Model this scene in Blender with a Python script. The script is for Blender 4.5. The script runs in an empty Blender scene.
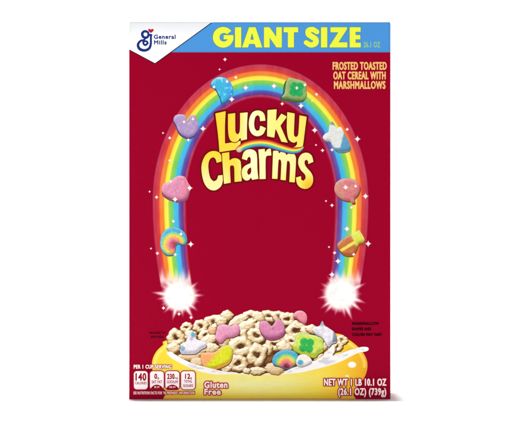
import bpy, math, random
import numpy as np
from mathutils import Vector

# ------------------------------------------------------------------ scale
# One "unit of artwork" (u) is 0.811 mm on the carton; the front is about 212 x 306 mm.
S = 0.000811
CX, BASE = 259.8, 399.2           # artwork x of the carton's centre line, artwork y of its foot
W_BOX, D_BOX = 261.4 * S, 0.070
H_BOX = (BASE - 22.2) * S
FRONT = -D_BOX / 2
STEP = 0.000012                   # ink / paper layers

scene = bpy.context.scene
R = math.radians

# ------------------------------------------------------------------ camera
cam_d = bpy.data.cameras.new('camera')
cam = bpy.data.objects.new('camera', cam_d)
scene.collection.objects.link(cam)
DIST = 1.7
cam.location = ((260 - CX) * S, FRONT - DIST, (BASE - 210.5) * S)
cam.rotation_euler = (R(90), 0, 0)
cam_d.sensor_width = 36
cam_d.lens = 36 * DIST / (520 * S)
cam_d.clip_start = 0.05
cam_d.clip_end = 50
scene.camera = cam

# ------------------------------------------------------------------ world and lamps (a small white product studio)
w = bpy.data.worlds.new('World'); scene.world = w; w.use_nodes = True
w.node_tree.nodes['Background'].inputs[0].default_value = (1, 1, 1, 1)
w.node_tree.nodes['Background'].inputs[1].default_value = 0.07

def area(name, loc, target, sx, sy, power):
    d = bpy.data.lights.new(name, 'AREA'); d.shape = 'RECTANGLE'; d.size = sx; d.size_y = sy; d.energy = power
    o = bpy.data.objects.new(name, d); scene.collection.objects.link(o)
    o.location = loc
    o.rotation_euler = (Vector(target) - Vector(loc)).to_track_quat('-Z', 'Y').to_euler()
    return o
area('overhead_lamp', (-0.10, 0.36, 6.0), (0.0, 0.0, 0), 0.30, 0.30, 470)
area('softbox_lamp', (-1.3, -1.7, 0.24), (0, 0, 0.16), 0.8, 0.35, 19.0)
area('softbox_lamp', (1.0, -1.9, 0.24), (0, 0, 0.16), 0.6, 0.35, 3.6)
area('backdrop_lamp', (0, 0.42, 1.20), (0, 0.80, 0.22), 1.6, 0.2, 11).data.spread = R(100)
scene.view_settings.view_transform = 'Standard'
scene.view_settings.look = 'None'
scene.view_settings.exposure = 0.0
scene.view_settings.gamma = 1.0

# ------------------------------------------------------------------ materials
def lin(c):
    c = np.asarray(c, float) / 255.0
    return np.where(c <= 0.04045, c / 12.92, ((c + 0.055) / 1.055) ** 2.4)

def new_mat(name):
    m = bpy.data.materials.new(name); m.use_nodes = True
    return m, m.node_tree.nodes, m.node_tree.links, m.node_tree.nodes['Principled BSDF']

def ink_material(name, rough, alpha=False):
    """Printed ink: colour of the print from the sheet's colour layer, fine procedural board grain in bump and gloss."""
    m, n, l, p = new_mat(name)
    a = n.new('ShaderNodeAttribute'); a.attribute_name = 'ink'
    tc = n.new('ShaderNodeTexCoord')
    no = n.new('ShaderNodeTexNoise'); no.inputs['Scale'].default_value = 900; no.inputs['Detail'].default_value = 3
    l.new(tc.outputs['Object'], no.inputs['Vector'])
    hs = n.new('ShaderNodeHueSaturation')
    mr = n.new('ShaderNodeMapRange'); mr.inputs['To Min'].default_value = 0.965; mr.inputs['To Max'].default_value = 1.03
    l.new(no.outputs['Fac'], mr.inputs['Value']); l.new(mr.outputs[0], hs.inputs['Value'])
    l.new(a.outputs['Color'], hs.inputs['Color']); l.new(hs.outputs[0], p.inputs['Base Color'])
    n2 = n.new('ShaderNodeTexNoise'); n2.inputs['Scale'].default_value = 60; n2.inputs['Detail'].default_value = 4
    l.new(tc.outputs['Object'], n2.inputs['Vector'])
    r = n.new('ShaderNodeMapRange'); r.inputs['To Min'].default_value = rough - .06; r.inputs['To Max'].default_value = rough + .06
    l.new(n2.outputs['Fac'], r.inputs['Value']); l.new(r.outputs[0], p.inputs['Roughness'])
    b = n.new('ShaderNodeBump'); b.inputs['Strength'].default_value = 0.04; b.inputs['Distance'].default_value = 0.0003
    l.new(n2.outputs['Fac'], b.inputs['Height']); l.new(b.outputs[0], p.inputs['Normal'])
    p.inputs['Specular IOR Level'].default_value = 0.03
    if alpha:
        l.new(a.outputs['Alpha'], p.inputs['Alpha'])
    return m
INK = ink_material('printed_ink', 0.42)
INK_A = ink_material('printed_halftone_ink', 0.42, True)

RED = (154, 0, 39)
BLUE = (76, 149, 217)

# ------------------------------------------------------------------ small maths helpers
rngT = np.random.RandomState(7).rand(256, 256)
def vnoise(x, y, s=0):
    x = np.asarray(x, float) + 31.7 * s; y = np.asarray(y, float) + 17.3 * s
    xi = np.floor(x).astype(int); yi = np.floor(y).astype(int)
    fx = x - xi; fy = y - yi
    fx = fx * fx * (3 - 2 * fx); fy = fy * fy * (3 - 2 * fy)
    g = lambda i, j: rngT[i % 256, j % 256]
    return (g(xi, yi) * (1 - fx) + g(xi + 1, yi) * fx) * (1 - fy) + (g(xi, yi + 1) * (1 - fx) + g(xi + 1, yi + 1) * fx) * fy
def fbm(x, y, s=0):
    return (vnoise(x, y, s) + .5 * vnoise(2.1 * x, 2.1 * y, s + 1) + .25 * vnoise(4.3 * x, 4.3 * y, s + 2)) / 1.75
def sstep(a, b, x):
    t = np.clip((x - a) / (b - a), 0, 1); return t * t * (3 - 2 * t)
def mix(a, b, t):
    a = np.asarray(a, float); b = np.asarray(b, float); t = np.asarray(t, float)[..., None]
    return a * (1 - t) + b * t
def ramp(t, stops):
    t = np.asarray(t, float)
    xs = [s[0] for s in stops]
    return np.stack([np.interp(t, xs, [s[1][k] for s in stops]) for k in range(3)], -1)

def catmull(pts, n=6, closed=True):
    P = np.asarray(pts, float); N = len(P); out = []
    rng = range(N if closed else N - 1)
    for i in rng:
        g = (lambda k: P[k % N]) if closed else (lambda k: P[min(max(k, 0), N - 1)])
        p0, p1, p2, p3 = g(i - 1), g(i), g(i + 1), g(i + 2)
        for k in range(n):
            t = k / n
            out.append(.5 * ((2 * p1) + (p2 - p0) * t + (2 * p0 - 5 * p1 + 4 * p2 - p3) * t * t + (3 * p1 - p0 - 3 * p2 + p3) * t ** 3))
    if not closed: out.append(P[-1])
    return np.array(out)
def chaikin(pts, it=1, r=.25):
    P = np.asarray(pts, float)
    for _ in range(it):
        Q = np.roll(P, -1, 0)
        P = np.stack([P * (1 - r) + Q * r, P * r + Q * (1 - r)], 1).reshape(-1, 2)
    return P
def loops_to_segs(loops):
    A = np.concatenate([np.asarray(l, float) for l in loops])
    B = np.concatenate([np.roll(np.asarray(l, float), -1, 0) for l in loops])
    return A, B
def seg_dist2(px, py, a, b):
    d = b - a; L = (d ** 2).sum() + 1e-12
    t = np.clip(((px - a[0]) * d[0] + (py - a[1]) * d[1]) / L, 0, 1)
    return (px - a[0] - t * d[0]) ** 2 + (py - a[1] - t * d[1]) ** 2
def poly_sdf(loops=None, segs=None):
    """Signed distance (negative inside) to an even-odd set of closed loops."""
    A, B = segs if segs is not None else loops_to_segs(loops)
    def f(x, y):
        x = np.asarray(x, float); y = np.asarray(y, float)
        D = np.full(x.shape, 1e9); I = np.zeros(x.shape, bool)
        for a, b in zip(A, B):
            np.minimum(D, seg_dist2(x, y, a, b), out=D)
            if a[1] != b[1]:
                c = (a[1] > y) != (b[1] > y)
                I ^= c & (x < (b[0] - a[0]) * (y - a[1]) / (b[1] - a[1]) + a[0])
        D = np.sqrt(D)
        return np.where(I, -D, D)
    f.bounds = (A[:, 0].min(), A[:, 1].min(), A[:, 0].max(), A[:, 1].max())
    return f
def stroke_sdf(pts, radii):
    """Distance to a polyline of varying thickness."""
    P = np.asarray(pts, float); r = np.broadcast_to(np.asarray(radii, float), (len(P),)) if np.ndim(radii) == 0 else np.interp(np.linspace(0, 1, len(P)), np.linspace(0, 1, len(radii)), radii)
    def f(x, y):
        D = np.full(np.shape(x), 1e9)
        for i in range(len(P) - 1):
            a, b = P[i], P[i + 1]; d = b - a; L = (d ** 2).sum() + 1e-12
            t = np.clip(((x - a[0]) * d[0] + (y - a[1]) * d[1]) / L, 0, 1)
            D = np.minimum(D, np.hypot(x - a[0] - t * d[0], y - a[1] - t * d[1]) - (r[i] * (1 - t) + r[i + 1] * t))
        return D
    m = r.max()
    f.bounds = (P[:, 0].min() - m, P[:, 1].min() - m, P[:, 0].max() + m, P[:, 1].max() + m)
    return f
def union(*fs):
    def f(x, y):
        D = fs[0](x, y)
        for g in fs[1:]: D = np.minimum(D, g(x, y))
        return D
    b = np.array([g.bounds for g in fs]); f.bounds = (b[:, 0].min(), b[:, 1].min(), b[:, 2].max(), b[:, 3].max())
    return f
def ell_sdf(cx, cy, rx, ry, rot=0):
    c, s = math.cos(R(rot)), math.sin(R(rot))
    def f(x, y):
        u = ((x - cx) * c + (y - cy) * s) / rx; v = (-(x - cx) * s + (y - cy) * c) / ry
        return (np.hypot(u, v) - 1) * min(rx, ry)
    m = max(rx, ry); f.bounds = (cx - m, cy - m, cx + m, cy + m)
    return f
def rrect_sdf(x0, y0, x1, y1, r):
    cx, cy = (x0 + x1) / 2, (y0 + y1) / 2; hx, hy = (x1 - x0) / 2 - r, (y1 - y0) / 2 - r
    def f(x, y):
        qx = np.abs(x - cx) - hx; qy = np.abs(y - cy) - hy
        return np.hypot(np.maximum(qx, 0), np.maximum(qy, 0)) + np.minimum(np.maximum(qx, qy), 0) - r
    f.bounds = (x0, y0, x1, y1); return f

# ------------------------------------------------------------------ sheets: printed areas cut to outline
def link(name, me, parent=None):
    o = bpy.data.objects.new(name, me); scene.collection.objects.link(o)
    if parent is not None: o.parent = parent
    return o
ART = (129.6, 22.8, 390.0, 398.8)         # the print stops just inside the rounded board edges
def sheet(name, parent, f, color, layer, res=0.4, bbox=None, off=0.0, mat=None, alpha=None):
    """Mesh of the region f < off; colour and alpha are functions of artwork x, y and distance."""
    b = bbox or tuple(np.array(f.bounds) + np.array([-1, -1, 1, 1]) * (max(off, 0) + 2 * res))
    x0, y0, x1, y1 = max(b[0], ART[0]), max(b[1], ART[1]), min(b[2], ART[2]), min(b[3], ART[3])
    nx = max(2, int(math.ceil((x1 - x0) / res)) + 1); ny = max(2, int(math.ceil((y1 - y0) / res)) + 1)
    gx = np.linspace(x0, x1, nx); gy = np.linspace(y0, y1, ny)
    X, Y = np.meshgrid(gx, gy)
    F = f(X, Y) - off
    F = np.where(np.abs(F) < 1e-9, 1e-9, F)
    ins = F < 0
    cnt = ins[:-1, :-1].astype(int) + ins[1:, :-1] + ins[:-1, 1:] + ins[1:, 1:]
    idx = np.arange(nx * ny).reshape(ny, nx)
    full = np.argwhere(cnt == 4)
    faces = []
    VX, VY, VD = list(X.ravel()), list(Y.ravel()), list(F.ravel())
    for j, i in full: faces.append((idx[j, i], idx[j, i + 1], idx[j + 1, i + 1], idx[j + 1, i]))
    cache = {}
    def cut(a, b):
        k = (a, b) if a < b else (b, a)
        if k not in cache:
            fa, fb = VD[k[0]], VD[k[1]]; t = fa / (fa - fb)
            cache[k] = len(VX)
            VX.append(VX[k[0]] * (1 - t) + VX[k[1]] * t); VY.append(VY[k[0]] * (1 - t) + VY[k[1]] * t); VD.append(0.0)
        return cache[k]
    for j, i in np.argwhere((cnt > 0) & (cnt < 4)):
        c = [idx[j, i], idx[j, i + 1], idx[j + 1, i + 1], idx[j + 1, i]]; poly = []
        for k in range(4):
            a, b2 = int(c[k]), int(c[(k + 1) % 4])
            if VD[a] < 0: poly.append(a)
            if (VD[a] < 0) != (VD[b2] < 0): poly.append(cut(a, b2))
        if len(poly) >= 3: faces.append(tuple(poly))
    used = sorted({int(v) for fc in faces for v in fc})
    remap = {v: k for k, v in enumerate(used)}
    ux = np.array(VX)[used]; uy = np.array(VY)[used]; ud = np.array(VD)[used] + off
    ypos = FRONT - 0.00006 - layer * STEP
    verts = [((a - CX) * S, ypos, (BASE - b_) * S) for a, b_ in zip(ux, uy)]
    me = bpy.data.meshes.new(name)
    me.from_pydata(verts, [], [tuple(remap[int(v)] for v in reversed(fc)) for fc in faces])
    col = color(ux, uy, ud) if callable(color) else np.broadcast_to(np.asarray(color, float), (len(ux), 3))
    rgba = np.ones((len(ux), 4)); rgba[:, :3] = lin(np.clip(col, 0, 255))
    if alpha is not None: rgba[:, 3] = np.clip(alpha(ux, uy, ud), 0, 1)
    at = me.color_attributes.new('ink', 'FLOAT_COLOR', 'POINT')
    at.data.foreach_set('color', rgba.ravel().astype(np.float32))
    me.materials.append(mat or (INK_A if alpha is not None else INK))
    return link(name, me, parent)

# ------------------------------------------------------------------ text outlines from the built-in font
def text_loops(s, fit, line=0.0):
    """Boundary of the text, stretched to fit (x0, y_top, x1, y_base) of its capitals."""
    cu = bpy.data.curves.new('lettering', 'FONT'); cu.body = s; cu.resolution_u = 4; cu.space_character = 1.14
    ob = bpy.data.objects.new('lettering', cu); scene.collection.objects.link(ob)
    dg = bpy.context.evaluated_depsgraph_get(); dg.update()
    me = bpy.data.meshes.new_from_object(ob.evaluated_get(dg))
    co = np.array([v.co[:2] for v in me.vertices])
    n = {}
    for p in me.polygons:
        for k in p.edge_keys: n[k] = n.get(k, 0) + 1
    E = np.array([k for k, c in n.items() if c == 1])
    bpy.data.objects.remove(ob); bpy.data.curves.remove(cu); bpy.data.meshes.remove(me)
    x0, yt, x1, yb = fit
    # cap height of the built-in font: measured from the letters that stand on the base line
    cap = 0.70 if not hasattr(text_loops, 'cap') else text_loops.cap
    sx = (x1 - x0) / (co[:, 0].max() - co[:, 0].min()); sy = (yb - yt) / cap
    P = np.stack([x0 + (co[:, 0] - co[:, 0].min()) * sx, yb - co[:, 1] * sy], 1)
    return P[E[:, 0]], P[E[:, 1]]
def measure_cap():
    text_loops.cap = 1.0
    A, B = text_loops('H', (0, 0, 1, 1)); text_loops.cap = -(A[:, 1].min() - 1)
measure_cap()
def text_sdf(lines):
    As, Bs = [], []
    for s, fit in lines:
        A, B = text_loops(s, fit); As.append(A); Bs.append(B)
    return poly_sdf(segs=(np.concatenate(As), np.concatenate(Bs)))

# ================================================================== SETTING
def build_floor():
    m, n, l, p = new_mat('white_seamless_paper')
    tc = n.new('ShaderNodeTexCoord'); no = n.new('ShaderNodeTexNoise'); no.inputs['Scale'].default_value = 300
    l.new(tc.outputs['Object'], no.inputs['Vector'])
    cr = n.new('ShaderNodeValToRGB'); cr.color_ramp.elements[0].color = (.86, .86, .86, 1); cr.color_ramp.elements[1].color = (.90, .90, .90, 1)
    l.new(no.outputs['Fac'], cr.inputs[0]); l.new(cr.outputs[0], p.inputs['Base Color'])
    p.inputs['Roughness'].default_value = .9; p.inputs['Specular IOR Level'].default_value = 0.05
    prof = [(-2.6, 0), (0.45, 0)]
    for k in range(1, 17):
        a = k / 16 * math.pi / 2; prof.append((0.45 + .35 * math.sin(a), .35 - .35 * math.cos(a)))
    prof.append((0.80, 2.6))
    v, f = [], []
    for (y, z) in prof: v += [(-2.4, y, z), (2.4, y, z)]
    for i in range(len(prof) - 1): f.append((2 * i, 2 * i + 1, 2 * i + 3, 2 * i + 2))
    me = bpy.data.meshes.new('floor'); me.from_pydata(v, [], f); me.materials.append(m)
    for q in me.polygons: q.use_smooth = True
    o = link('floor', me); o['kind'] = 'structure'
build_floor()

# ================================================================== THE CARTON
root = bpy.data.objects.new('cereal_box', None); scene.collection.objects.link(root)
root.empty_display_size = 0.05
root['label'] = 'tall red cardboard cereal box with rainbow arch, yellow lettering and a bowl of cereal'
root['category'] = 'cereal box'

def board_material():
    """Coated board: red print, blue band round the top, white patch at the upper left corner."""
    m, n, l, p = new_mat('coated_printed_board')
    tc = n.new('ShaderNodeTexCoord'); sp = n.new('ShaderNodeSeparateXYZ'); l.new(tc.outputs['Object'], sp.inputs[0])
    def gt(sock, v):
        q = n.new('ShaderNodeMath'); q.operation = 'GREATER_THAN'; l.new(sock, q.inputs[0]); q.inputs[1].default_value = v; return q.outputs[0]
    def mul(a, b):
        q = n.new('ShaderNodeMath'); q.operation = 'MULTIPLY'; l.new(a, q.inputs[0]); l.new(b, q.inputs[1]); return q.outputs[0]
    def lt(sock, v):
        q = n.new('ShaderNodeMath'); q.operation = 'LESS_THAN'; l.new(sock, q.inputs[0]); q.inputs[1].default_value = v; return q.outputs[0]
    def mixc(f, a, b):
        q = n.new('ShaderNodeMix'); q.data_type = 'RGBA'; l.new(f, q.inputs[0])
        for s, v in ((6, a), (7, b)):
            if isinstance(v, bpy.types.NodeSocket): l.new(v, q.inputs[s])
            else: q.inputs[s].default_value = tuple(lin(v)) + (1,)
        return q.outputs[2]
    band = mixc(gt(sp.outputs['Z'], (BASE - 52.4) * S), RED, BLUE)
    left = mul(gt(sp.outputs['Z'], (BASE - 49.5) * S), mul(lt(sp.outputs['X'], (213 - CX) * S), lt(sp.outputs['Y'], FRONT + .0015)))
    low = mul(lt(sp.outputs['Z'], (BASE - 49.0) * S), mul(lt(sp.outputs['X'], (155 - CX) * S), lt(sp.outputs['Y'], FRONT + .0015)))
    c = mixc(left, mixc(low, band, RED), (240, 240, 242))
    no = n.new('ShaderNodeTexNoise'); no.inputs['Scale'].default_value = 900; l.new(tc.outputs['Object'], no.inputs['Vector'])
    hs = n.new('ShaderNodeHueSaturation'); mr = n.new('ShaderNodeMapRange'); mr.inputs['To Min'].default_value = 0.965; mr.inputs['To Max'].default_value = 1.03
    l.new(no.outputs['Fac'], mr.inputs['Value']); l.new(mr.outputs[0], hs.inputs['Value']); l.new(c, hs.inputs['Color'])
    l.new(hs.outputs[0], p.inputs['Base Color'])
    n2 = n.new('ShaderNodeTexNoise'); n2.inputs['Scale'].default_value = 60; n2.inputs['Detail'].default_value = 4; l.new(tc.outputs['Object'], n2.inputs['Vector'])
    b = n.new('ShaderNodeBump'); b.inputs['Strength'].default_value = 0.04; b.inputs['Distance'].default_value = 0.0003
    l.new(n2.outputs['Fac'], b.inputs['Height']); l.new(b.outputs[0], p.inputs['Normal'])
    p.inputs['Roughness'].default_value = .42; p.inputs['Specular IOR Level'].default_value = .03
    return m
BOARD = board_material()

def rounded_box(name, x0, x1, y0, y1, z0, z1, r, mat, seg=4):
    import bmesh
    bm = bmesh.new(); bmesh.ops.create_cube(bm, size=1)
    for v in bm.verts:
        v.co = Vector((x0 if v.co.x < 0 else x1, y0 if v.co.y < 0 else y1, z0 if v.co.z < 0 else z1))
    bmesh.ops.bevel(bm, geom=bm.edges[:], offset=r, segments=seg, profile=.5, affect='EDGES')
    me = bpy.data.meshes.new(name); bm.to_mesh(me); bm.free(); me.materials.append(mat)
    return link(name, me, root)
rounded_box('carton', -W_BOX / 2, W_BOX / 2, FRONT, -FRONT, 0.0, H_BOX - .0006, 0.0003, BOARD)
# closing flaps glued on top, one over the other
rounded_box('top_flap', -W_BOX / 2 + .0003, W_BOX / 2 - .0003, -.004, -FRONT - .001, H_BOX - .0006, H_BOX - .0003, .0001, BOARD, 2)
rounded_box('top_flap', -W_BOX / 2 + .0002, W_BOX / 2 - .0002, FRONT + .0003, .012, H_BOX - .0003, H_BOX, .0001, BOARD, 2)

# ------------------------------------------------------------------ blue banner and its lettering
def const(c): return lambda x, y, d: np.broadcast_to(np.asarray(c, float), (len(x), 3))
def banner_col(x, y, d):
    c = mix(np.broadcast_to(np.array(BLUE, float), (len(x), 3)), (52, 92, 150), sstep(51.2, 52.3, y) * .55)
    return mix(c, (70, 120, 190), sstep(387.5, 390, x) * .35)  # right end darker: shading of the carton edge painted into the ink
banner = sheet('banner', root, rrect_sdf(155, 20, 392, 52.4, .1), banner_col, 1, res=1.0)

def ring_G():
    cx, cy = 223.2, 37.3
    def f(x, y):
        rho = np.hypot((x - cx) / 1.0, (y - cy) / 1.0)
        d = np.maximum(rho - 10.4, 4.2 - np.hypot(x - cx - .6, y - cy))
        # opening: wedge on the right above the bar
        wedge = np.maximum(np.maximum(y - 35.0, -(x - cx - 1.5)), (cy - y) * .8 - .62 * (x - cx))
        d = np.maximum(d, -wedge)
        bar = np.maximum(np.maximum(223.6 - x, x - 233.5), np.maximum(35.0 - y, y - 39.4))
        return np.minimum(d, np.maximum(bar, rho - 10.4))
    f.bounds = (212.5, 26.5, 234, 48); return f
GI = [[(234.9, 27.2), (241.3, 27.2), (241.3, 47.5), (234.9, 47.5)],
      [(249.0, 27.2), (255.6, 27.2), (262.4, 47.5), (255.7, 47.5), (254.7, 44.0), (249.2, 44.0), (248.1, 47.5), (241.9, 47.5)],
      [(252.1, 33.0), (253.7, 39.6), (250.4, 39.6)],
      [(263.9, 27.2), (269.6, 27.2), (276.2, 36.6), (276.2, 27.2), (281.9, 27.2), (281.9, 47.5), (276.4, 47.5), (269.7, 37.8), (269.7, 47.5), (263.9, 47.5)],
      [(283.6, 27.2), (298.2, 27.2), (298.2, 32.4), (294.0, 32.4), (294.0, 47.5), (287.8, 47.5), (287.8, 32.4), (283.6, 32.4)],
      [(320.9, 27.2), (327.3, 27.2), (327.3, 47.5), (320.9, 47.5)],
      [(330.4, 27.2), (347.2, 27.2), (347.2, 29.0), (338.6, 42.3), (347.4, 42.3), (347.4, 47.5), (329.6, 47.5), (329.6, 45.6), (338.2, 32.4), (330.4, 32.4)],
      [(349.6, 27.2), (360.7, 27.2), (360.7, 31.9), (355.6, 31.9), (355.6, 34.9), (360.3, 34.9), (360.3, 39.4), (355.6, 39.4), (355.6, 42.7), (360.8, 42.7), (360.8, 47.5), (349.6, 47.5)]]
S_pts = catmull([(316.9, 31.9), (312.6, 29.5), (308.6, 30.7), (308.6, 34.2), (312.1, 36.8), (315.7, 39.4), (315.4, 43.2), (311.0, 45.0), (306.2, 42.6)], 6, False)
def butt(f):
    g = lambda x, y: np.maximum(f(x, y), np.maximum(26.9 - y, y - 47.8)); g.bounds = f.bounds; return g
giant = union(ring_G(), poly_sdf(GI), butt(stroke_sdf(S_pts, [2.5, 2.9, 2.9, 2.9, 2.5])))
sheet('lettering', banner, giant, const((88, 136, 128)), 2, res=.3, off=.45)
sheet('lettering', banner, giant, lambda x, y, d: mix(np.full((len(x), 3), (236., 244., 66.)), (190, 216, 96), sstep(-.5, 0, d) * .7), 3, res=.3)
sheet('lettering', banner, text_sdf([('26.1 OZ', (363.8, 42.0, 380.0, 47.2))]), const((150, 203, 118)), 3, res=.2, off=.16)

# ------------------------------------------------------------------ white corner badge and the maker's emblem
badge_poly = [(100, 0), (242.3, 0), (155.0, 63.2), (129.0, 49.3), (100, 33.8)]
bf = poly_sdf([badge_poly]); bf.bounds = (129, 22, 216, 66)
sheet('badge_edge', root, bf, lambda x, y, d: mix(np.full((len(x), 3), (44., 26., 44.)), mix(np.full((len(x), 3), RED, float), BLUE, (y < 52.3) * (x > 155) * 1.0), sstep(.2, 1.3, d)), 2, res=.3, off=1.3)
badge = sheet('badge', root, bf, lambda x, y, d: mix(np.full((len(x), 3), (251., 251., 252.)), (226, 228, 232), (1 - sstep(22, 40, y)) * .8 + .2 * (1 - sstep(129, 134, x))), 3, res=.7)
E = lambda pts: [(135 + a / 7.43, 20 + b / 7.43) for a, b in pts]
emblem = union(
    stroke_sdf(catmull(E([(100, 118), (96, 92), (72, 84), (54, 100), (62, 126), (88, 130), (104, 112), (122, 112)]), 6, False), [.95, 1.2, 1.3, 1.2, 1.0]),
    stroke_sdf(catmull(E([(86, 128), (66, 150), (62, 172), (76, 186), (94, 172), (84, 158), (66, 160)]), 6, False), [.9, 1.05, .9]),
    stroke_sdf(catmull(E([(66, 148), (38, 158), (22, 186), (36, 216), (72, 226), (104, 212), (117, 180), (118, 130), (120, 112)]), 6, False), [.9, 1.25, 1.45, 1.3, 1.05, 1.0]))
sheet('emblem', badge, emblem, const((27, 50, 128)), 4, res=.16)
h0 = E([(118, 100), (98, 80), (98, 68), (108, 64), (118, 73), (128, 64), (138, 68), (139, 80)])
sheet('heart', badge, poly_sdf([chaikin(h0, 2)]), const((200, 24, 52)), 5, res=.15)
sheet('lettering', badge, text_sdf([('General', (154.0, 34.9, 175.4, 38.7)), ('Mills', (154.2, 40.5, 166.4, 44.3))]), const((44, 62, 132)), 4, res=.14, off=.24)

# ------------------------------------------------------------------ rainbow arch
def rainbow_t(x, y):
    """Depth into the arch (0 = outer edge) for nested half ellipses."""
    dx = np.abs(x - 260.5); dy = 200.0 - y
    lo = np.full(np.shape(x), -8.0); hi = np.full(np.shape(x), 60.0)
    for _ in range(22):
        t = (lo + hi) / 2
        bb = np.where(dy > 0, 136.0 - t, 222.0)
        val = (dx / (108.2 - t)) ** 2 + (dy / bb) ** 2
        out = val > 1
        hi = np.where(out, t, hi); lo = np.where(out, lo, t)
    return (lo + hi) / 2
def bow_f(x, y):
    t = rainbow_t(x, y)
    return np.maximum(np.maximum(-t, t - 34.2), y - 292)
bow_f.bounds = (150, 62, 372, 293)
B = [(0, (170, 40, 66)), (.9, (186, 56, 80)), (3.4, (190, 50, 72)), (4.4, (206, 54, 60)), (6.6, (210, 58, 54)), (7.6, (238, 116, 52)), (9.6, (238, 128, 48)), (11.4, (222, 138, 44)), (12.3, (248, 222, 66)),
     (15.6, (240, 236, 76)), (16.8, (142, 204, 82)), (20.4, (112, 196, 92)), (21.6, (62, 190, 214)), (25.6, (66, 170, 228)), (26.8, (70, 96, 176)), (28.6, (96, 66, 150)), (30.6, (104, 50, 130)), (31.6, (176, 60, 96)), (33.4, (160, 36, 70)), (34.2, (164, 10, 46))]
def bow_col(x, y, d):
    t = rainbow_t(x, y)
    c = ramp(t, B)
    g = .5 + .5 * fbm(x * .25, y * .08, 3)
    c = mix(c, (255, 240, 230), .08 * sstep(.62, .9, g))
    return mix(c, (255, 236, 228), sstep(267, 284, y + 3 * np.sin(x * .9)) * .85)
def bow_alpha(x, y, d):
    t = rainbow_t(x, y)
    return (.25 + .75 * np.minimum(sstep(0, 1.2, t), 1 - sstep(32.6, 34.2, t))) * (1 - sstep(279, 291, y))
bow = sheet('rainbow', root, bow_f, lambda x, y, d: mix(np.full((len(x), 3), RED, float), bow_col(x, y, d), bow_alpha(x, y, d)), 1, res=.55)

# bursts of light printed at the feet of the arch
def burst(cx, cy, rx, ry, seed, n=17):
    """Soft star of light, feathered into the red board and the rainbow printed under it."""
    rr = random.Random(seed)
    ang = [2 * math.pi * (k + rr.uniform(-.2, .2)) / n for k in range(n)]
    ln = [rr.choice((.92, 1.02, 1.16)) + rr.uniform(-.05, .05) for _ in range(n)]
    def reach(x, y):
        an = np.arctan2((y - cy) / ry, (x - cx) / rx); out = np.full(np.shape(x), .70)
        for a_, l_ in zip(ang, ln):
            da = np.abs((an - a_ + math.pi) % (2 * math.pi) - math.pi)
            out = np.maximum(out, .70 + (l_ - .70) * np.clip(1 - da / (.62 * math.pi / n * 2), 0, 1) ** 1.5)
        return out
    def rad(x, y): return np.hypot((x - cx) / rx, (y - cy) / ry)
    f = lambda x, y: (rad(x, y) - reach(x, y) * 1.0) * min(rx, ry)
    f.bounds = (cx - 1.25 * rx, cy - 1.25 * ry, cx + 1.25 * rx, cy + 1.25 * ry)
    def col(x, y, d):
        q = rad(x, y); rc = reach(x, y); r_ = q + .16 * (fbm(x * .25, y * .25, seed) - .5)
        bg = np.full((len(x), 3), RED, float)
        inside = (bow_f(x, y) < 0) * 1.0
        bg = mix(bg, mix(bg, bow_col(x, y, d), bow_alpha(x, y, d)), inside)
        c = ramp(r_, [(0, (255, 253, 250)), (.45, (254, 247, 243)), (.62, (250, 234, 229)), (.8, (246, 214, 214)), (1.1, (240, 190, 196))])
        c = c * (1 - .05 * sstep(.5, .75, fbm(x * .3, y * .3, seed + 5)) * (q > .2))[:, None]
        a_ = 1 - sstep(-.42, .0, (q - rc)) * .98
        a_ = np.maximum(a_, 1 - sstep(.52, .78, q))
        return mix(bg, c, a_)
    sheet('light_burst', root, f, col, 4, res=.33)
burst(179.5, 296.0, 26, 24, 4)
burst(341, 294.0, 26, 26, 9)

# ------------------------------------------------------------------ loose marshmallow shapes scattered along the arch
def puffy(parent, pts, color, side, drop, layer, smooth=True, label=None, res=.3, grain=1.0, seed=1):
    P = catmull(pts, 5) if smooth else chaikin(pts, 2)
    dx, dy = drop[0] * 1.6, drop[1] * 1.6
    ctr = P.mean(0); P = (P - ctr) * 1.01 + ctr - np.array([dx, dy]) * .45
    top = poly_sdf([P])
    shifted = [poly_sdf([P + np.array([dx * k / 3, dy * k / 3])]) for k in (1, 2, 3)]
    body = union(top, *shifted)
    drop_shadow = parent.name.startswith('bowl') and label.split()[0] not in ('pink', 'small')  # brown drop shadow below bowl marshmallows, painted into the print
    f = union(body, *[poly_sdf([P + np.array([dx + .25 * k, dy + .45 * k])]) for k in (1, 2)]) if drop_shadow else body
    def col(x, y, d):
        dt = top(x, y)
        c = color(x, y, dt)
        n_ = fbm(x * .9, y * .9, seed) - .5
        edge = sstep(-2.0, -.2, dt)
        c = c * (1 + .13 * grain * n_)[:, None]
        e_ = .3
        gy = (top(x, y + e_) - dt) / e_; gx = (top(x + e_, y) - dt) / e_
        up = -(gy * .8 + gx * .35)
        soft = sstep(-4.2, -.1, dt) ** 1.5
        c = mix(c, (255, 255, 255), np.clip(up, 0, 1) * soft * .42)
        c = mix(c, c * np.array([.66, .62, .66]), np.clip(-up, 0, 1) * soft * .75)
        c = mix(c, (255, 255, 255), .14 * sstep(.55, .85, fbm(x * .3, y * .3, seed + 4)))
        c = mix(c, c * .84, .35 * (1 - sstep(.22, .42, fbm(x * .5, y * .5, seed + 8))))
        s = np.asarray(side, float) * (1 + .22 * n_)[:, None]
        s = mix(s, s * .7, sstep(-1.6, 0, d))
        c = mix(c, s, sstep(-.25, .25, dt))
        return mix(c, np.full((len(x), 3), (104., 68., 42.)), sstep(-.05, .2, body(x, y))) if drop_shadow else c
    puffy.n = getattr(puffy, 'n', 0) + 1
    o = sheet('marshmallow', parent, f, col, layer + .045 * puffy.n, res=res)
    if label: o['label'] = label
    return o
Z = lambda ox, oy, k, pts: [(ox + a / k, oy + b / k) for a, b in pts]
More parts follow.
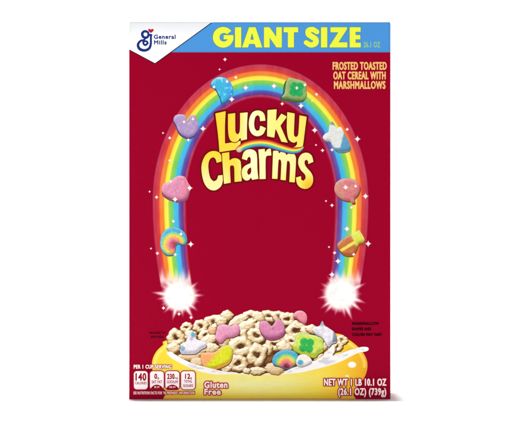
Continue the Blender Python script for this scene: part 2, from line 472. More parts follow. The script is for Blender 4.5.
mcol = lambda c: (lambda x, y, d: np.full((len(x), 3), 1.0) * np.array(c, float))
# blue crescent
puffy(root, Z(200, 70, 10.5, [(112, 165), (130, 120), (170, 90), (225, 82), (290, 108), (332, 165), (345, 230), (335, 285), (300, 315), (255, 345), (232, 350), (218, 322), (214, 296), (205, 280), (196, 262), (178, 225), (152, 196)]),
      lambda x, y, d: mix(mix(np.full((len(x), 3), (66., 184., 222.)), (62, 160, 232), sstep(222, 232, x)), (150, 222, 244), sstep(.55, .8, fbm(x * .3, y * .3, 5)) * .8), (44, 120, 178), (-.4, 1.0), 5, label='blue crescent marshmallow on the arch')
# green block with a clover
def clover(cx, cy, r, rot=0):
    return union(*[ell_sdf(cx + r * .62 * math.cos(R(rot + a)), cy + r * .62 * math.sin(R(rot + a)), r * .56, r * .56) for a in (45, 135, 225, 315)])
cl = clover(296.6, 89.5, 7.0, 5)
puffy(root, Z(272, 72, 10.5, [(165, 75), (215, 82), (300, 102), (355, 135), (350, 200), (355, 260), (335, 300), (250, 305), (165, 290), (95, 280), (120, 240), (130, 190), (140, 120)]),
      lambda x, y, d: mix(np.full((len(x), 3), (146., 172., 98.)), (40, 168, 92), 1 - sstep(-.5, .5, cl(x, y))), (78, 112, 62), (-1.4, 1.6), 5, label='green block marshmallow with a clover')
# violet horseshoe
puffy(root, Z(166, 107, 10.5, [(78, 150), (90, 108), (130, 88), (185, 92), (212, 120), (228, 165), (240, 168), (240, 120), (262, 98), (300, 100), (325, 150), (338, 205), (325, 265), (285, 310), (235, 325), (175, 305), (130, 260), (105, 195)]),
      mcol((178, 152, 196)), (106, 76, 150), (-.3, 1.4), 5, label='violet horseshoe marshmallow')
# white winged shape with grey tips
def uni_col(x, y, d):
    c = np.full((len(x), 3), (222., 224., 218.))
    c = mix(c, (238, 214, 214), (1 - sstep(322, 332, x)) * .6)
    c = mix(c, (116, 150, 154), sstep(0, 1.4, -(y - 125.2) + .2 * (x - 330)))
    c = mix(c, (96, 156, 190), sstep(0, 1.6, (x - 341.6) + .25 * (y - 139)))
    return mix(c, (96, 156, 190), sstep(147, 148.6, y) * sstep(332, 335, x))
puffy(root, [(331.5, 122.5), (334.4, 124.6), (336.5, 128.8), (340.5, 127.5), (343.2, 131.0), (344.5, 134.5), (349.5, 143.5), (350.2, 149.5), (343.5, 152.2), (336.5, 151.0), (332.8, 146.5), (330.5, 142.2), (325.5, 141.2), (323.0, 138.0), (325.5, 134.4), (328.6, 132.6), (329.2, 127.5)],
      uni_col, (120, 140, 158), (.3, 1.1), 5, label='white marshmallow with grey and blue tips')
# pink heart
puffy(root, Z(155, 170, 10.5, [(75, 200), (95, 155), (140, 150), (175, 125), (215, 90), (265, 75), (315, 90), (345, 140), (365, 200), (350, 270), (320, 310), (250, 325), (180, 310), (120, 285), (78, 245)]),
      lambda x, y, d: mix(np.full((len(x), 3), (222., 146., 178.)), (232, 120, 140), sstep(174, 188, x) * .5), (158, 78, 112), (.2, 2.0), 5, label='pink heart marshmallow')
# rose balloon
puffy(root, Z(328, 170, 10.5, [(72, 200), (90, 145), (140, 108), (200, 98), (270, 105), (320, 140), (338, 200), (315, 262), (280, 305), (285, 345), (255, 355), (235, 330), (180, 325), (115, 290), (80, 245)]),
      lambda x, y, d: mix(np.full((len(x), 3), (216., 122., 126.)), (206, 150, 124), sstep(.5, .75, fbm(x * .2, y * .2, 8))), (176, 76, 84), (.6, 1.2), 5, label='rose balloon marshmallow')
# little rainbow
def rb_col(cx, cy, r0, k=1.0):
    st = [(0, (168, 74, 80)), (.18, (200, 84, 112)), (.36, (232, 138, 150)), (.5, (246, 176, 96)), (.64, (236, 214, 84)), (.78, (140, 208, 150)), (.92, (70, 176, 210)), (1.2, (66, 158, 208))]
    return lambda x, y, d: ramp(np.hypot(x - cx, (y - cy) * k) / r0, st)
puffy(root, Z(154, 222, 10.5, [(70, 200), (85, 140), (125, 90), (195, 62), (265, 75), (325, 125), (348, 190), (335, 228), (300, 240), (262, 228), (235, 240), (225, 290), (215, 330), (180, 350), (125, 345), (85, 300), (70, 250)]),
      rb_col(173.6, 244.5, 14.6), (64, 128, 150), (.2, 1.0), 5, label='small rainbow marshmallow')
# brown pot with a yellow rim
def pot_col(x, y, d):
    c = np.full((len(x), 3), (196., 116., 66.))
    s = (x - 340.5) * .64 - (262 - y) * 0 + (y - 252) * .77          # across the rim
    band = np.abs((y - 246.0) + .62 * (x - 348.5))
    c = mix(c, (240, 216, 90), 1 - sstep(1.2, 2.4, band))
    return mix(c, (222, 222, 86), sstep(352, 354.5, x - .45 * (y - 240)) * (1 - sstep(243.5, 247.5, y - .3 * (x - 355))))
puffy(root, Z(332, 222, 10.5, [(55, 255), (90, 210), (150, 165), (205, 140), (245, 120), (285, 98), (310, 130), (342, 195), (325, 222), (285, 235), (262, 290), (230, 345), (180, 355), (120, 340), (80, 300)]),
      pot_col, (168, 92, 48), (.2, 1.6), 5, label='brown and yellow pot marshmallow')

# ------------------------------------------------------------------ sparkles (one mesh per size, copied)
def sparkle_mesh(r):
    def f(x, y):
        u, v = np.abs(x - 200) / r, np.abs(y - 200) / r
        star = (u ** .62 + v ** .62) - 1.35 ** .62
        return np.minimum(star, np.hypot(u, v) - .52) * r * .7
    f.bounds = (200 - r * 1.4, 200 - r * 1.4, 200 + r * 1.4, 200 + r * 1.4)
    o = sheet('sparkle', root, f, lambda x, y, d: ramp(np.hypot(x - 200, y - 200) / r, [(0, (255, 255, 255)), (.35, (255, 250, 248)), (.6, (246, 206, 206)), (1.35, (226, 130, 140))]), 7, res=r / 9)
    o.parent = None
    me = o.data; bpy.data.objects.remove(o)
    c = Vector(((200 - CX) * S, 0, (BASE - 200) * S))
    for v in me.vertices: v.co -= c
    return me
SP = {k: sparkle_mesh(k) for k in (1.1, 1.8, 2.7)}
spots = [(225, 59.5, 1.8), (219.6, 69.4, 1.1), (235.8, 77.5, 1.8), (245.7, 87.7, 2.7), (214, 87, 1.8), (227, 81.5, 1.8), (231.7, 99.3, 2.7),
         (304.9, 84.9, 1.8), (296.8, 88, 1.8), (301, 105.8, 2.7), (282.2, 103.8, 1.8), (274, 86, 2.7), (316.5, 94.4, 1.8), (312, 101, 1.1),
         (169.8, 138, 1.8), (203, 128.7, 2.7), (188.4, 140, 1.8), (184, 121.8, 1.8), (193, 119, 1.8), (163, 133, 1.1), (169.8, 160.4, 1.8),
         (149.6, 191.6, 1.1), (156.6, 197.2, 1.8), (189.7, 188, 2.7), (175.1, 199.3, 2.7), (170.7, 181.4, 1.8),
         (314.7, 130.2, 2.7), (347.2, 129.4, 1.8), (357.5, 139, 2.7), (322.5, 150.4, 1.8), (332, 149.8, 1.8), (316, 145, 1.1), (365.5, 196.2, 2.7), (332, 205.3, 1.8),
         (326, 201, 1.1), (345.6, 187.3, 2.7), (355.6, 186.2, 1.8), (351.5, 207.5, 1.8),
         (173.3, 221.3, 1.8), (190.8, 244.2, 2.7), (157.4, 253.3, 1.8), (151, 248.5, 1.1), (181, 234, 1.8), (175.2, 254.5, 1.8),
         (347, 228.8, 2.7), (368.2, 243.7, 2.7), (334.6, 252.8, 1.8), (329, 247, 1.1), (338, 261.2, 2.7), (353.7, 254.4, 1.8), (332, 274.6, 2.7),
         (179, 314, 1.8), (191, 317.5, 1.8), (163.5, 308, 1.8)]
for k, (x, y, r) in enumerate(spots):
    o = bpy.data.objects.new('sparkle', SP[r]); scene.collection.objects.link(o); o.parent = root
    o.location = ((x - CX) * S, 0, (BASE - y) * S)

# ------------------------------------------------------------------ title lettering
def cornered(P, sharp=52, n=5):
    """Smooth closed outline that keeps its real corners (slightly rounded)."""
    P = np.asarray(P, float); N = len(P)
    def turn(i):
        a = P[i] - P[i - 1]; b = P[(i + 1) % N] - P[i]
        return abs(math.degrees(math.atan2(a[0] * b[1] - a[1] * b[0], a @ b)))
    C = [i for i in range(N) if turn(i) > sharp]
    if len(C) < 2: return catmull(P, n)
    out = []
    for q, i in enumerate(C):
        j = C[(q + 1) % len(C)]; ids = [i]
        while ids[-1] != j or len(ids) == 1: ids.append((ids[-1] + 1) % N)
        out += list(catmull(P[ids], n, False)[:-1])
    return chaikin(np.array(out), 1, .18)
T = lambda pts, it=2: cornered([(195 + a / 4, 100 + b / 4) for a, b in pts])
title_upper = [
    T([(80, 53), (124, 43), (121, 100), (121, 173), (184, 162), (181, 197), (97, 210), (91, 140)], 1),
    T([(131, 55), (162, 51), (162, 95), (163, 127), (170, 136), (177, 127), (179, 95), (179, 51), (212, 48), (209, 110), (209, 158), (184, 164), (181, 153), (172, 165), (158, 170), (142, 163), (134, 145), (131, 110)]),
    T([(283, 84), (279, 58), (266, 44), (246, 41), (228, 50), (217, 72), (214, 100), (220, 126), (234, 142), (254, 146), (274, 136), (285, 112), (268, 104), (260, 102), (256, 120), (247, 122), (240, 112), (238, 92), (242, 70), (250, 62), (257, 68), (259, 86)], 2),
    T([(289, 39), (328, 36), (325, 82), (345, 53), (370, 66), (343, 103), (373, 172), (345, 168), (323, 118), (318, 152), (287, 146)], 1),
    T([(368, 47), (400, 53), (398, 100), (397, 138), (403, 147), (411, 140), (414, 110), (417, 60), (448, 66), (441, 120), (434, 175), (428, 195), (412, 204), (385, 200), (378, 188), (396, 187), (406, 178), (407, 167), (396, 172), (381, 166), (371, 150), (366, 110)])]
title_lower = [
    T([(109, 246), (107, 226), (98, 210), (78, 203), (55, 208), (36, 228), (25, 262), (27, 300), (37, 335), (55, 357), (78, 363), (98, 353), (110, 335), (115, 298), (92, 301), (86, 318), (75, 324), (63, 312), (56, 285), (55, 255), (62, 236), (74, 230), (82, 238), (86, 253)]),
    T([(106, 212), (138, 207), (139, 240), (150, 233), (166, 232), (180, 240), (185, 258), (188, 326), (157, 329), (156, 275), (152, 263), (145, 263), (141, 272), (144, 332), (115, 337)], 1),
    T([(186, 236), (192, 212), (205, 199), (224, 196), (241, 203), (249, 222), (251, 280), (255, 316), (228, 321), (224, 312), (214, 322), (200, 322), (189, 310), (185, 290), (190, 272), (203, 260), (221, 252), (222, 238), (218, 228), (212, 232), (209, 243)]),
    T([(223, 271), (214, 277), (210, 289), (214, 298), (221, 294), (224, 282)]),
    T([(252, 197), (280, 194), (281, 207), (290, 196), (304, 192), (307, 223), (292, 224), (284, 236), (284, 317), (257, 318), (256, 250)], 1),
    T([(311, 203), (334, 200), (336, 212), (347, 203), (360, 206), (366, 219), (377, 210), (392, 211), (402, 222), (405, 245), (400, 331), (376, 329), (379, 262), (375, 246), (369, 251), (364, 323), (341, 320), (344, 255), (341, 240), (335, 246), (331, 317), (307, 316)], 1),
    T([(475, 248), (468, 222), (450, 210), (428, 214), (414, 232), (412, 256), (422, 280), (438, 298), (441, 312), (434, 322), (426, 318), (425, 303), (403, 309), (406, 332), (418, 349), (440, 357), (460, 350), (472, 332), (473, 308), (464, 288), (448, 270), (440, 256), (440, 244), (446, 240), (451, 246), (452, 258)])]
def title_col(x, y, d):
    g = ramp((x - 200) / 116, [(0, (248, 204, 40)), (.10, (250, 214, 56)), (.3, (248, 216, 70)), (.38, (253, 238, 150)), (.44, (255, 248, 205)), (.6, (252, 240, 140)), (.8, (250, 232, 110)), (1, (250, 222, 90))])
    lowL = sstep(152, 188, y + .25 * (225 - x))
    g = mix(g, (252, 246, 200), .75 * lowL * (1 - sstep(222, 240, x)))
    g = mix(g, (246, 172, 34), .9 * sstep(172, 190, y) * sstep(298, 310, x))
    g = mix(g, (252, 244, 190), .6 * sstep(145, 152, y) * (1 - sstep(168, 182, y)) * sstep(240, 262, x))
    rim = sstep(-.75, -.1, d)
    return mix(g, (240, 168, 52), rim * .6)
fu, fl = poly_sdf(title_upper), poly_sdf(title_lower)
title = sheet('title_lettering', root, union(fu, fl), lambda x, y, d: ramp(d, [(0, (92, 10, 12)), (1.1, (116, 6, 22)), (1.7, RED)]), 8, res=.5, off=1.7)
letters = [[q] for q in title_lower[:2]] + [title_lower[2:4]] + [[q] for q in title_lower[4:]] + [[q] for q in title_upper]
for k, lo in enumerate(letters):
    fk = poly_sdf(lo)
    sheet('letter_edge', title, fk, (100, 14, 14), 9 + .2 * k, res=.35, off=.5)
    sheet('letter', title, fk, title_col, 9.1 + .2 * k, res=.26, off=-.26)
# swoosh rainbow between the two words
mid = catmull([(195 + a / 4, 100 + b / 4) for a, b in [(176, 198), (205, 182), (250, 173), (295, 176), (340, 190), (385, 202), (416, 200), (434, 188)]], 8, False)
def swoosh_uv(x, y):
    D = np.full(np.shape(x), 1e9); Sg = np.zeros(np.shape(x)); U = np.zeros(np.shape(x))
    for i in range(len(mid) - 1):
        a, b = mid[i], mid[i + 1]; d_ = b - a; L = (d_ ** 2).sum()
        t = np.clip(((x - a[0]) * d_[0] + (y - a[1]) * d_[1]) / L, 0, 1)
        ex, ey = x - a[0] - t * d_[0], y - a[1] - t * d_[1]; q = np.hypot(ex, ey)
        m_ = q < D
        Sg = np.where(m_, np.sign(d_[0] * ey - d_[1] * ex), Sg); U = np.where(m_, (i + t) / (len(mid) - 1), U); D = np.minimum(D, q)
    return D * Sg, U
def sw_w(U): return 3.9 * np.interp(U, [0, .12, .5, .85, 1], [.75, .95, 1.0, .7, .12])
def sw_f(x, y):
    v, U = swoosh_uv(x, y); return np.abs(v) - sw_w(U)
sw_f.bounds = (mid[:, 0].min() - 3, mid[:, 1].min() - 5, mid[:, 0].max() + 3, mid[:, 1].max() + 5)
def sw_col(x, y, d):
    v, U = swoosh_uv(x, y); t = (v / sw_w(U) + 1) / 2
    c = ramp(t, [(0, (200, 50, 40)), (.14, (220, 74, 44)), (.24, (242, 150, 50)), (.36, (248, 214, 80)), (.5, (236, 232, 96)), (.6, (120, 196, 100)), (.72, (70, 186, 190)), (.84, (74, 140, 200)), (.94, (70, 80, 150)), (1, (70, 50, 120))])
    return mix(c, (255, 214, 160), .6 * (1 - sstep(0, .09, U)))
sheet('swoosh_edge', title, sw_f, lambda x, y, d: np.full((len(x), 3), (110., 20., 30.)), 12, res=.35, off=.35)
sheet('swoosh', title, sw_f, sw_col, 12.5, res=.25)

# ------------------------------------------------------------------ flavour lines and small notes
fr = text_sdf([('FROSTED TOASTED', (332.9, 62.3, 386.4, 69.5)), ('OAT CEREAL WITH', (333.6, 71.9, 385.4, 79.1)), ('MARSHMALLOWS', (334.2, 81.4, 385.2, 88.6))])
sheet('lettering', root, fr, const((242, 190, 112)), 3, res=.16, off=.34)
sheet('lettering', root, text_sdf([('MARSHMALLOW', (352.1, 322.1, 378.8, 324.8)), ('SHAPES AND', (352.1, 327.6, 371.2, 330.2)), ('COLORS MAY VARY', (352.3, 333.1, 382.0, 335.8))]), const((44, 2, 14)), 3, res=.14, off=.24)
sheet('lettering', root, text_sdf([('ENLARGED TO', (149.4, 331.8, 165.2, 333.7)), ('SHOW DETAIL', (151.0, 335.9, 163.6, 337.8))]), const((74, 2, 20)), 3, res=.14, off=.14)

# ------------------------------------------------------------------ picture of the bowl
bowl_pts = [(172, 339), (163, 345), (156, 352), (152.2, 361), (152.6, 371), (156, 380), (161, 387), (166.5, 392), (163, 399.5), (161, 412), (359, 412), (356, 399.5), (353.4, 394), (358, 386), (363.5, 379), (367, 370), (367, 361), (363, 352.5), (356, 345), (346, 338), (334, 333), (260, 325)]
def bowl_col(x, y, d):
    u = (x - 260) / 107
    c = ramp(u, [(-1, (250, 214, 56)), (-.8, (250, 222, 70)), (-.55, (248, 229, 98)), (-.1, (246, 236, 138)), (.25, (247, 234, 122)), (.55, (250, 224, 86)), (.8, (250, 202, 52)), (.95, (240, 176, 40)), (1, (232, 160, 40))])
    glow = np.exp(-(((y - 384 + .012 * (x - 250) ** 2 * .08) / 5.5) ** 2)) * np.exp(-((x - 250) / 62) ** 2)
    c = mix(c, (246, 242, 176), .75 * glow)
    c = mix(c, (228, 186, 48), .75 * sstep(390, 399, y) )
    c = mix(c, (238, 168, 40), .6 * sstep(386, 398, y) * sstep(.45, .9, np.abs(u)))
    c = mix(c, (255, 244, 150), .55 * np.exp(-((d + 3.0) / 1.6) ** 2) * (y < 368))
    c = mix(c, (240, 184, 50), .5 * sstep(-1.0, 0, d))
    return c * (1 + .03 * (fbm(x * .12, y * .5, 4) - .5))[:, None]
bowl = sheet('bowl_picture', root, poly_sdf([catmull(bowl_pts, 5)]), bowl_col, 3, res=.7)

# milk
milk_l = poly_sdf([catmull([(166.5, 352), (170, 350.5), (176, 354), (186, 358.5), (198, 362), (214, 366), (240, 369), (270, 370), (292, 366), (306, 361.5), (318, 357), (327, 350), (333, 344), (336, 348), (334, 354), (342, 352.5), (352, 349.5), (361, 347), (367.5, 347.2), (368.6, 349.6), (366, 351.4), (358, 353), (350, 357), (340, 362), (325, 367), (306, 371.5), (286, 374.2), (262, 374.6), (238, 374.4), (218, 374.4), (205, 372.5), (192, 368.5), (180, 363), (171, 357.5)], 5)])
def milk_col(x, y, d):
    c = np.full((len(x), 3), (246., 244., 244.))
    c = mix(c, (206, 204, 214), .8 * sstep(.50, .72, fbm(x * .16, y * .32, 11)) * (d < -.8))
    c = mix(c, (255, 255, 255), sstep(-2.2, -.6, d) * .6)
    return mix(c, (232, 214, 150), .6 * sstep(-.6, 0, d))
sheet('milk', bowl, milk_l, milk_col, 5, res=.35)
def drop_col(x, y, d): return mix(np.full((len(x), 3), (252., 251., 246.)), (232, 206, 120), sstep(-.7, 0, d) * .6 + .25 * sstep(365, 368, y))
sheet('milk_drop', bowl, ell_sdf(352.0, 364.8, 4.3, 3.3), drop_col, 5, res=.25)
sheet('milk_drop', bowl, ell_sdf(347.2, 376.0, 2.2, 1.3, 10), drop_col, 5, res=.25)

# heap of cereal: dark gaps first, the single pieces on top of it
heap = [(171, 350), (170, 342), (173, 336), (182, 334), (188, 328), (198, 326), (206, 321), (216, 318), (224, 316), (232, 317), (240, 317), (252, 315), (262, 316), (272, 315), (284, 316), (292, 319), (298, 325), (308, 331), (322, 332), (334, 338), (343, 342), (343, 346), (335, 349), (325, 356), (310, 362), (290, 370), (262, 373.5), (236, 372), (212, 370), (192, 364), (178, 356)]
sheet('cereal_heap', bowl, poly_sdf([catmull(heap, 4)]), lambda x, y, d: ramp(fbm(x * .35, y * .35, 21), [(.2, (70, 34, 22)), (.5, (108, 66, 38)), (.8, (146, 104, 66))]), 6, res=.6)

OAT = [(-.2, (84, 50, 26)), (.12, (128, 90, 54)), (.36, (174, 136, 88)), (.60, (208, 178, 130)), (.80, (233, 214, 174)), (.95, (248, 240, 216)), (1.15, (255, 251, 238))]
def piece(cx, cy, rx, ry, rot=0, hole=.3, seed=1, layer=8.0, tint=None, lobes=3, amp=.07, hshift=(0, 0)):
    c, s = math.cos(R(rot)), math.sin(R(rot)); rr = random.Random(seed); ph = [rr.uniform(0, 6.28) for _ in range(4)]
    m_ = min(rx, ry)
    def loc(x, y):
        u = ((x - cx) * c + (y - cy) * s) / rx; v = (-(x - cx) * s + (y - cy) * c) / ry
        th = np.arctan2(v, u); rho = np.hypot(u, v)
        rad = 1 + amp * np.sin(lobes * th + ph[0]) + amp * .5 * np.sin((lobes + 2) * th + ph[1]) + .035 * np.sin(9 * th + ph[2])
        uh, vh = u - hshift[0], v - hshift[1]
        rh = np.hypot(uh, vh) / (1 + .25 * np.sin(2 * np.arctan2(vh, uh) + ph[3]) + .12 * np.sin(3 * np.arctan2(vh, uh) + ph[0]))
        return u, v, th, rho / rad, rh
    def f(x, y):
        u, v, th, q, rh = loc(x, y)
        d = (q - 1) * m_
        return np.maximum(d, (hole * .62 - rh) * m_) if hole > 0 else d
    mm = max(rx, ry) * 1.25; f.bounds = (cx - mm, cy - mm, cx + mm, cy + mm)
    def height(x, y):
        u, v, th, q, rh = loc(x, y)
        outer = np.clip(1 - q, 0, 1)
        if hole > 0:
            inner = np.clip((rh - hole * .5) / (1 - hole) * 1.0, 0, 1)
            w_ = np.minimum(outer * 2.0 / (1 - hole * .6), inner * 1.9)
        else: w_ = outer * 1.35
        h = np.sqrt(np.clip(1 - (1 - np.clip(w_, 0, 1)) ** 2, 0, 1)) * m_ * .62
        return h + .60 * (fbm(x * .5, y * .5, seed)) + .26 * fbm(x * 1.7, y * 1.7, seed + 3)
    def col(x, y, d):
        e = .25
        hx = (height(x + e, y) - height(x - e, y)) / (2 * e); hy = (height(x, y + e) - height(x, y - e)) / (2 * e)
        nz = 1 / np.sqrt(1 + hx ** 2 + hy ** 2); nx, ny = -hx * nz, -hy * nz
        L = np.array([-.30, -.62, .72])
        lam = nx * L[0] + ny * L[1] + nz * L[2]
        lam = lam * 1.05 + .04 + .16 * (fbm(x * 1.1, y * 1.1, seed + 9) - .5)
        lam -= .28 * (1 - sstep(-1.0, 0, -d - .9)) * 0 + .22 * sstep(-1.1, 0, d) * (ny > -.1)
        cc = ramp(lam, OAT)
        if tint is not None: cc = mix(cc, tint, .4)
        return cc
    sheet('cereal_piece', bowl, f, col, layer, res=.32)

P = [ # cx, cy, rx, ry, rot, hole
    (269, 316.5, 8, 6, 10, .25), (249.5, 317.5, 9.5, 6.2, -18, .28), (227, 315.8, 6.2, 5.2, 0, .0), (258.5, 317.0, 6.5, 5.5, 30, .0), (279, 317, 7.5, 5.8, 15, .2), (287.5, 319.5, 8, 7, 0, .34),
    (238.5, 321, 10, 5.2, -28, .0), (213.5, 322.5, 11, 7, -22, .22), (201, 326.5, 8, 6.5, -10, .3), (186.5, 327.8, 6.2, 5.2, 0, .2), (221, 321.5, 6, 5, 0, .0),
    (246.5, 326.2, 11, 5.0, -24, .0), (262, 327.5, 7, 5.5, 20, .0), (176, 338.2, 9.2, 8.6, 0, .3), (191, 336, 6.5, 5.5, 20, .0), (205.2, 335.2, 7, 5.2, -15, .25), (212.2, 331, 4.2, 3.9, 0, 0),
    (296.5, 331.0, 10.5, 8.8, -12, .42), (306.5, 331.5, 6.5, 5.2, 0, .0), (311.5, 329.5, 6, 4.5, 20, .0), (173.8, 348.2, 6.6, 5.6, 0, 0), (186, 347, 5.5, 4.5, 0, 0),
    (206.5, 342.2, 12, 4.8, -30, .0), (238.5, 336.5, 9.5, 7.6, -8, .3), (256.5, 336, 9.2, 8, 20, .36), (224.5, 340, 5.6, 9.2, 12, 0), (284, 339.0, 7.5, 5, 0, 0), (291.5, 341.5, 6.5, 5.5, 10, .2),
    (274.5, 344.5, 8.6, 6.6, 10, .3), (284.5, 347.5, 8, 6.2, 30, .0), (210, 348.5, 9, 5.2, -8, 0), (198.5, 351, 6.4, 4.6, 0, 0), (266.8, 350, 6.0, 6.0, 0, 0), (341.8, 340.5, 6.2, 5, 30, .2), (337, 346.5, 6.6, 5.4, 0, .25),
    (330.2, 350.8, 9, 4.6, -48, .3), (323, 347, 5, 4.5, 0, 0), (190, 356.2, 11.2, 4.0, -6, 0), (241, 347.0, 12.2, 10.2, 6, .30), (199.5, 362.0, 8.5, 4.6, 8, 0), (225, 354, 6, 5.5, 0, 0),
    (257.2, 355.5, 9.8, 11.6, 14, .34), (238.2, 363.8, 10.0, 8.8, 0, .34), (226, 369, 5.5, 3.4, 0, 0), (312, 352.5, 6.0, 4.2, -20, 0), (274.5, 369.0, 9.6, 5.4, 4, 0), (257.5, 371.2, 8.2, 4.2, 0, 0), (247, 371, 4, 3, 0, 0), (318.5, 357, 5, 3.5, -30, 0)]
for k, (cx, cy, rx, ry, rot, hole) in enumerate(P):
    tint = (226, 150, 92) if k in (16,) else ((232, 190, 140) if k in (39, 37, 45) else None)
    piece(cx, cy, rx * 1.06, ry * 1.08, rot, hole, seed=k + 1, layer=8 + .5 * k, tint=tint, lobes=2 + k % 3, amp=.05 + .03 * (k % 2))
LT = 8 + .5 * len(P) + 1
A1 = lambda pts: Z(165, 310, 5.2, pts)
A2 = lambda pts: Z(255, 310, 5.2, pts)
# white marshmallow with blue tips, left
def wl_col(x, y, d):
    c = np.full((len(x), 3), (238., 234., 240.))
    c = mix(c, (104, 176, 206), 1 - sstep(1.5, 3.4, np.hypot(x - 193.0, (y - 334.6) * .9)))
    c = mix(c, (204, 176, 204), .8 * (1 - sstep(1.2, 3.0, np.hypot(x - 191.5, y - 338.6))))
    return mix(c, (120, 172, 210), 1 - sstep(1.8, 3.6, np.hypot(x - 182.3, y - 348.4)))
puffy(bowl, A1([(140, 112), (155, 130), (165, 155), (205, 165), (215, 185), (190, 200), (160, 222), (115, 225), (82, 222), (84, 195), (105, 172), (120, 145)]), wl_col, (190, 190, 206), (.1, .9), LT, label='white marshmallow with pale blue tips')
# pink block
puffy(bowl, A1([(280, 82), (312, 78), (345, 86), (372, 74), (388, 96), (380, 124), (352, 138), (322, 142), (292, 168), (264, 150), (268, 112)]), mcol((232, 154, 186)), (196, 104, 140), (0, .9), LT, label='pale pink marshmallow')
# pink heart
puffy(bowl, A2([(22, 78), (42, 62), (64, 66), (84, 88), (98, 78), (112, 54), (134, 58), (152, 88), (152, 118), (128, 138), (92, 148), (58, 142), (32, 118)]), lambda x, y, d: mix(np.full((len(x), 3), (216., 132., 172.)), (190, 96, 142), (1 - sstep(.4, 1.6, np.hypot(x - 272.8, (y - 328) * .8))) * .9), (160, 78, 120), (.1, 1.6), LT, label='rose heart marshmallow')
# pink disc
puffy(bowl, [(293.5, 317), (295, 313), (299, 311.2), (303.5, 312), (306.5, 315.5), (307, 320), (305, 323.5), (301, 322), (297, 318.5)], mcol((236, 142, 158)), (204, 96, 116), (0, .8), LT, label='pink disc marshmallow')
# orange and yellow
puffy(bowl, A1([(188, 232), (215, 224), (258, 222), (290, 198), (322, 186), (347, 208), (348, 242), (332, 272), (298, 292), (245, 306), (205, 298), (190, 268)]),
      lambda x, y, d: mix(np.full((len(x), 3), (246., 170., 112.)), (222, 224, 44), sstep(-3, 4, (x - 214) - .9 * (356 - y))), (240, 150, 70), (0, 1.1), LT, label='orange and yellow marshmallow')
# yellow green block with a clover
c2 = union(clover(306.6, 345.2, 7.0, 8), stroke_sdf([(307.5, 347), (309.5, 352.2)], .7))
puffy(bowl, A2([(212, 150), (222, 126), (262, 130), (310, 138), (352, 148), (352, 178), (356, 205), (330, 222), (312, 240), (270, 232), (218, 212), (196, 196), (206, 172)]),
      lambda x, y, d: mix(np.full((len(x), 3), (206., 226., 92.)), (54, 178, 84), 1 - sstep(-.5, .5, c2(x, y))), (176, 192, 52), (-.2, 1.6), LT, label='lime block marshmallow with a clover')
# white with grey tips, right
def wr_col(x, y, d):
    c = np.full((len(x), 3), (240., 236., 242.))
    c = mix(c, (140, 150, 162), 1 - sstep(324.2, 327.6, y))
    c = mix(c, (132, 144, 156), sstep(331.5, 334, x + .1 * (y - 338)))
    return mix(c, (206, 200, 218), .5 * sstep(.5, .7, fbm(x * .3, y * .3, 6)))
puffy(bowl, A2([(350, 60), (362, 82), (385, 98), (412, 118), (425, 145), (420, 165), (400, 172), (382, 190), (368, 172), (348, 142), (318, 126), (298, 106), (306, 90), (334, 86)]), wr_col, (176, 176, 192), (0, .8), LT, label='white marshmallow with grey tips')
# rainbow
def arch_col(x, y, d):
    st = [(0, (120, 44, 40)), (.16, (160, 60, 70)), (.26, (222, 112, 150)), (.42, (244, 150, 110)), (.56, (240, 214, 84)), (.7, (168, 214, 110)), (.83, (76, 184, 206)), (1.1, (56, 150, 200))]
    return ramp(np.hypot(x - 286.4, (y - 366.5) * .92) / 14.6, st)
puffy(bowl, A2([(90, 262), (104, 232), (134, 214), (170, 208), (204, 218), (226, 240), (222, 268), (202, 288), (180, 302), (150, 300), (120, 290), (98, 284)]), arch_col, (52, 120, 160), (0, .5), LT + .5, label='rainbow marshmallow in the bowl')
# small white one with a blue dot
puffy(bowl, A2([(215, 262), (232, 236), (262, 234), (286, 250), (296, 272), (272, 288), (240, 296), (218, 286)]), lambda x, y, d: mix(np.full((len(x), 3), (244., 238., 230.)), (86, 176, 206), 1 - sstep(2.2, 3.8, np.hypot(x - 300.5, (y - 362.4) * 1.2))), (206, 200, 206), (0, .6), LT + 1, label='small white marshmallow with a blue dot')
# milk that washes over the front of the heap
milk_f = poly_sdf([catmull([(284, 373.2), (292, 368), (304, 364.5), (316, 360), (324, 354.5), (331, 346.5), (334, 345), (334.5, 350), (333, 356), (344, 352), (353, 349), (356, 351), (348, 357), (335, 363), (318, 368.5), (300, 372.6)], 5)])
sheet('milk', bowl, milk_f, milk_col, LT + 1.5, res=.3)
milk_g = poly_sdf([catmull([(166.5, 352.5), (171, 351.5), (176, 355), (184, 359.5), (194, 363.8), (206, 367), (222, 371), (236, 373), (220, 374.6), (204, 372.6), (190, 367.8), (178, 362), (170, 357)], 5)])
sheet('milk', bowl, milk_g, milk_col, LT + 1.5, res=.3)

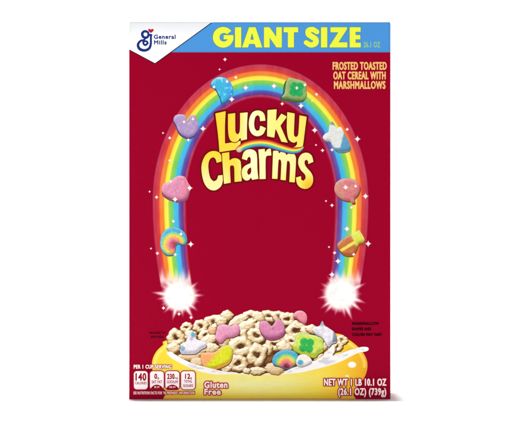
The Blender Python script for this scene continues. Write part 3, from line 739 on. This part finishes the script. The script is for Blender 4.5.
# ------------------------------------------------------------------ nutrition tags
LB = LT + 3
PINK = (255, 246, 246); DR = (158, 22, 52)
panel_text = text_sdf([('PER 1 CUP SERVING', (133.9, 364.9, 171.4, 368.4))])
nut = sheet('nutrition_strip', root, panel_text, lambda x, y, d: mix(np.full((len(x), 3), (150., 40., 40.)), (160, 20, 50), sstep(0, 1, d)), LB, res=.22, off=.6)
sheet('lettering', nut, panel_text, const((252, 236, 228)), LB + 1, res=.15, off=.2)
foot = text_sdf([('SEE NUTRITION FACTS FOR "AS PREPARED" INFORMATION', (133.5, 391.5, 194.4, 394.2))])
sheet('lettering', nut, foot, const((158, 14, 46)), LB, res=.22, off=.65)
sheet('lettering', nut, foot, const((250, 214, 214)), LB + 1, res=.12, off=.10)
tags = [(133.8, 147.8, [('140', (135.8, 373.4, 146.0, 380.3), .38), ('CALORIES', (135.2, 381.7, 146.5, 384.2), .10)], None),
        (149.9, 163.9, [('0', (154.6, 373.9, 157.0, 378.6), .28), ('g', (157.6, 376.5, 158.9, 378.6), .1), ('SAT FAT', (151.9, 380.4, 162.0, 383.2), .10)], ('0% DV', (154.3, 386.1, 159.6, 387.9))),
        (165.3, 179.4, [('230', (167.4, 373.9, 174.3, 378.8), .28), ('mg', (174.9, 376.5, 177.8, 378.8), .08), ('SODIUM', (167.2, 380.4, 177.6, 383.2), .10)], ('10% DV', (169.2, 386.1, 175.6, 387.9))),
        (181.0, 195.2, [('12', (185.3, 373.9, 190.0, 378.6), .28), ('g', (190.6, 376.5, 191.8, 378.6), .1), ('TOTAL', (184.2, 380.0, 192.0, 382.5), .10), ('SUGARS', (183.4, 384.3, 192.9, 386.8), .10)], None)]
for x0, x1, txt, dv in tags:
    f = rrect_sdf(x0, 371.0, x1, 389.4, 3.2)
    t_ = sheet('nutrition_tag', nut, f, lambda x, y, d: mix(np.full((len(x), 3), PINK, float), (236, 168, 168), sstep(-.7, 0, d)), LB + 1, res=.3)
    sheet('tag_outline', nut, f, const(DR), LB, res=.3, off=.7)
    for s, fit, o_ in txt:
        sheet('lettering', nut, text_sdf([(s, fit)]), const(DR), LB + 2, res=.13, off=o_)
    if dv:
        xm = (x0 + x1) / 2
        g_ = ell_sdf(xm, 391.0, 6.6, 6.4)
        dome = (lambda g_, f: (lambda x, y: np.maximum(g_(x, y), f(x, y))))(g_, f); dome.bounds = (x0, 384, x1, 390)
        sheet('tag_dome', nut, dome, const(RED), LB + 2, res=.25)
        sheet('lettering', nut, text_sdf([dv]), const((250, 206, 206)), LB + 3, res=.12, off=.08)

# ------------------------------------------------------------------ gluten free, net weight
gf = text_sdf([('Gluten', (204.6, 381.8, 227.2, 387.6)), ('Free', (204.6, 388.9, 220.4, 394.4))])
glu = sheet('lettering', root, gf, lambda x, y, d: mix(np.full((len(x), 3), (176., 40., 60.)), (214, 96, 80), sstep(.9, 1.5, d)), LB, res=.22, off=1.35)
sheet('lettering', root, gf, const((252, 232, 226)), LB + 1, res=.14, off=.34)
net = text_sdf([('NET WT 1 LB 10.1 OZ', (324.2, 378.9, 386.0, 385.4)), ('(26.1 OZ) (739g)', (338.4, 388.4, 386.0, 394.8))])
sheet('lettering', root, net, lambda x, y, d: mix(np.full((len(x), 3), (150., 8., 38.)), (163, 10, 43), sstep(0, 1, d)), LB, res=.22, off=1.15)
sheet('lettering', root, net, const((252, 238, 236)), LB + 1, res=.16, off=.30)
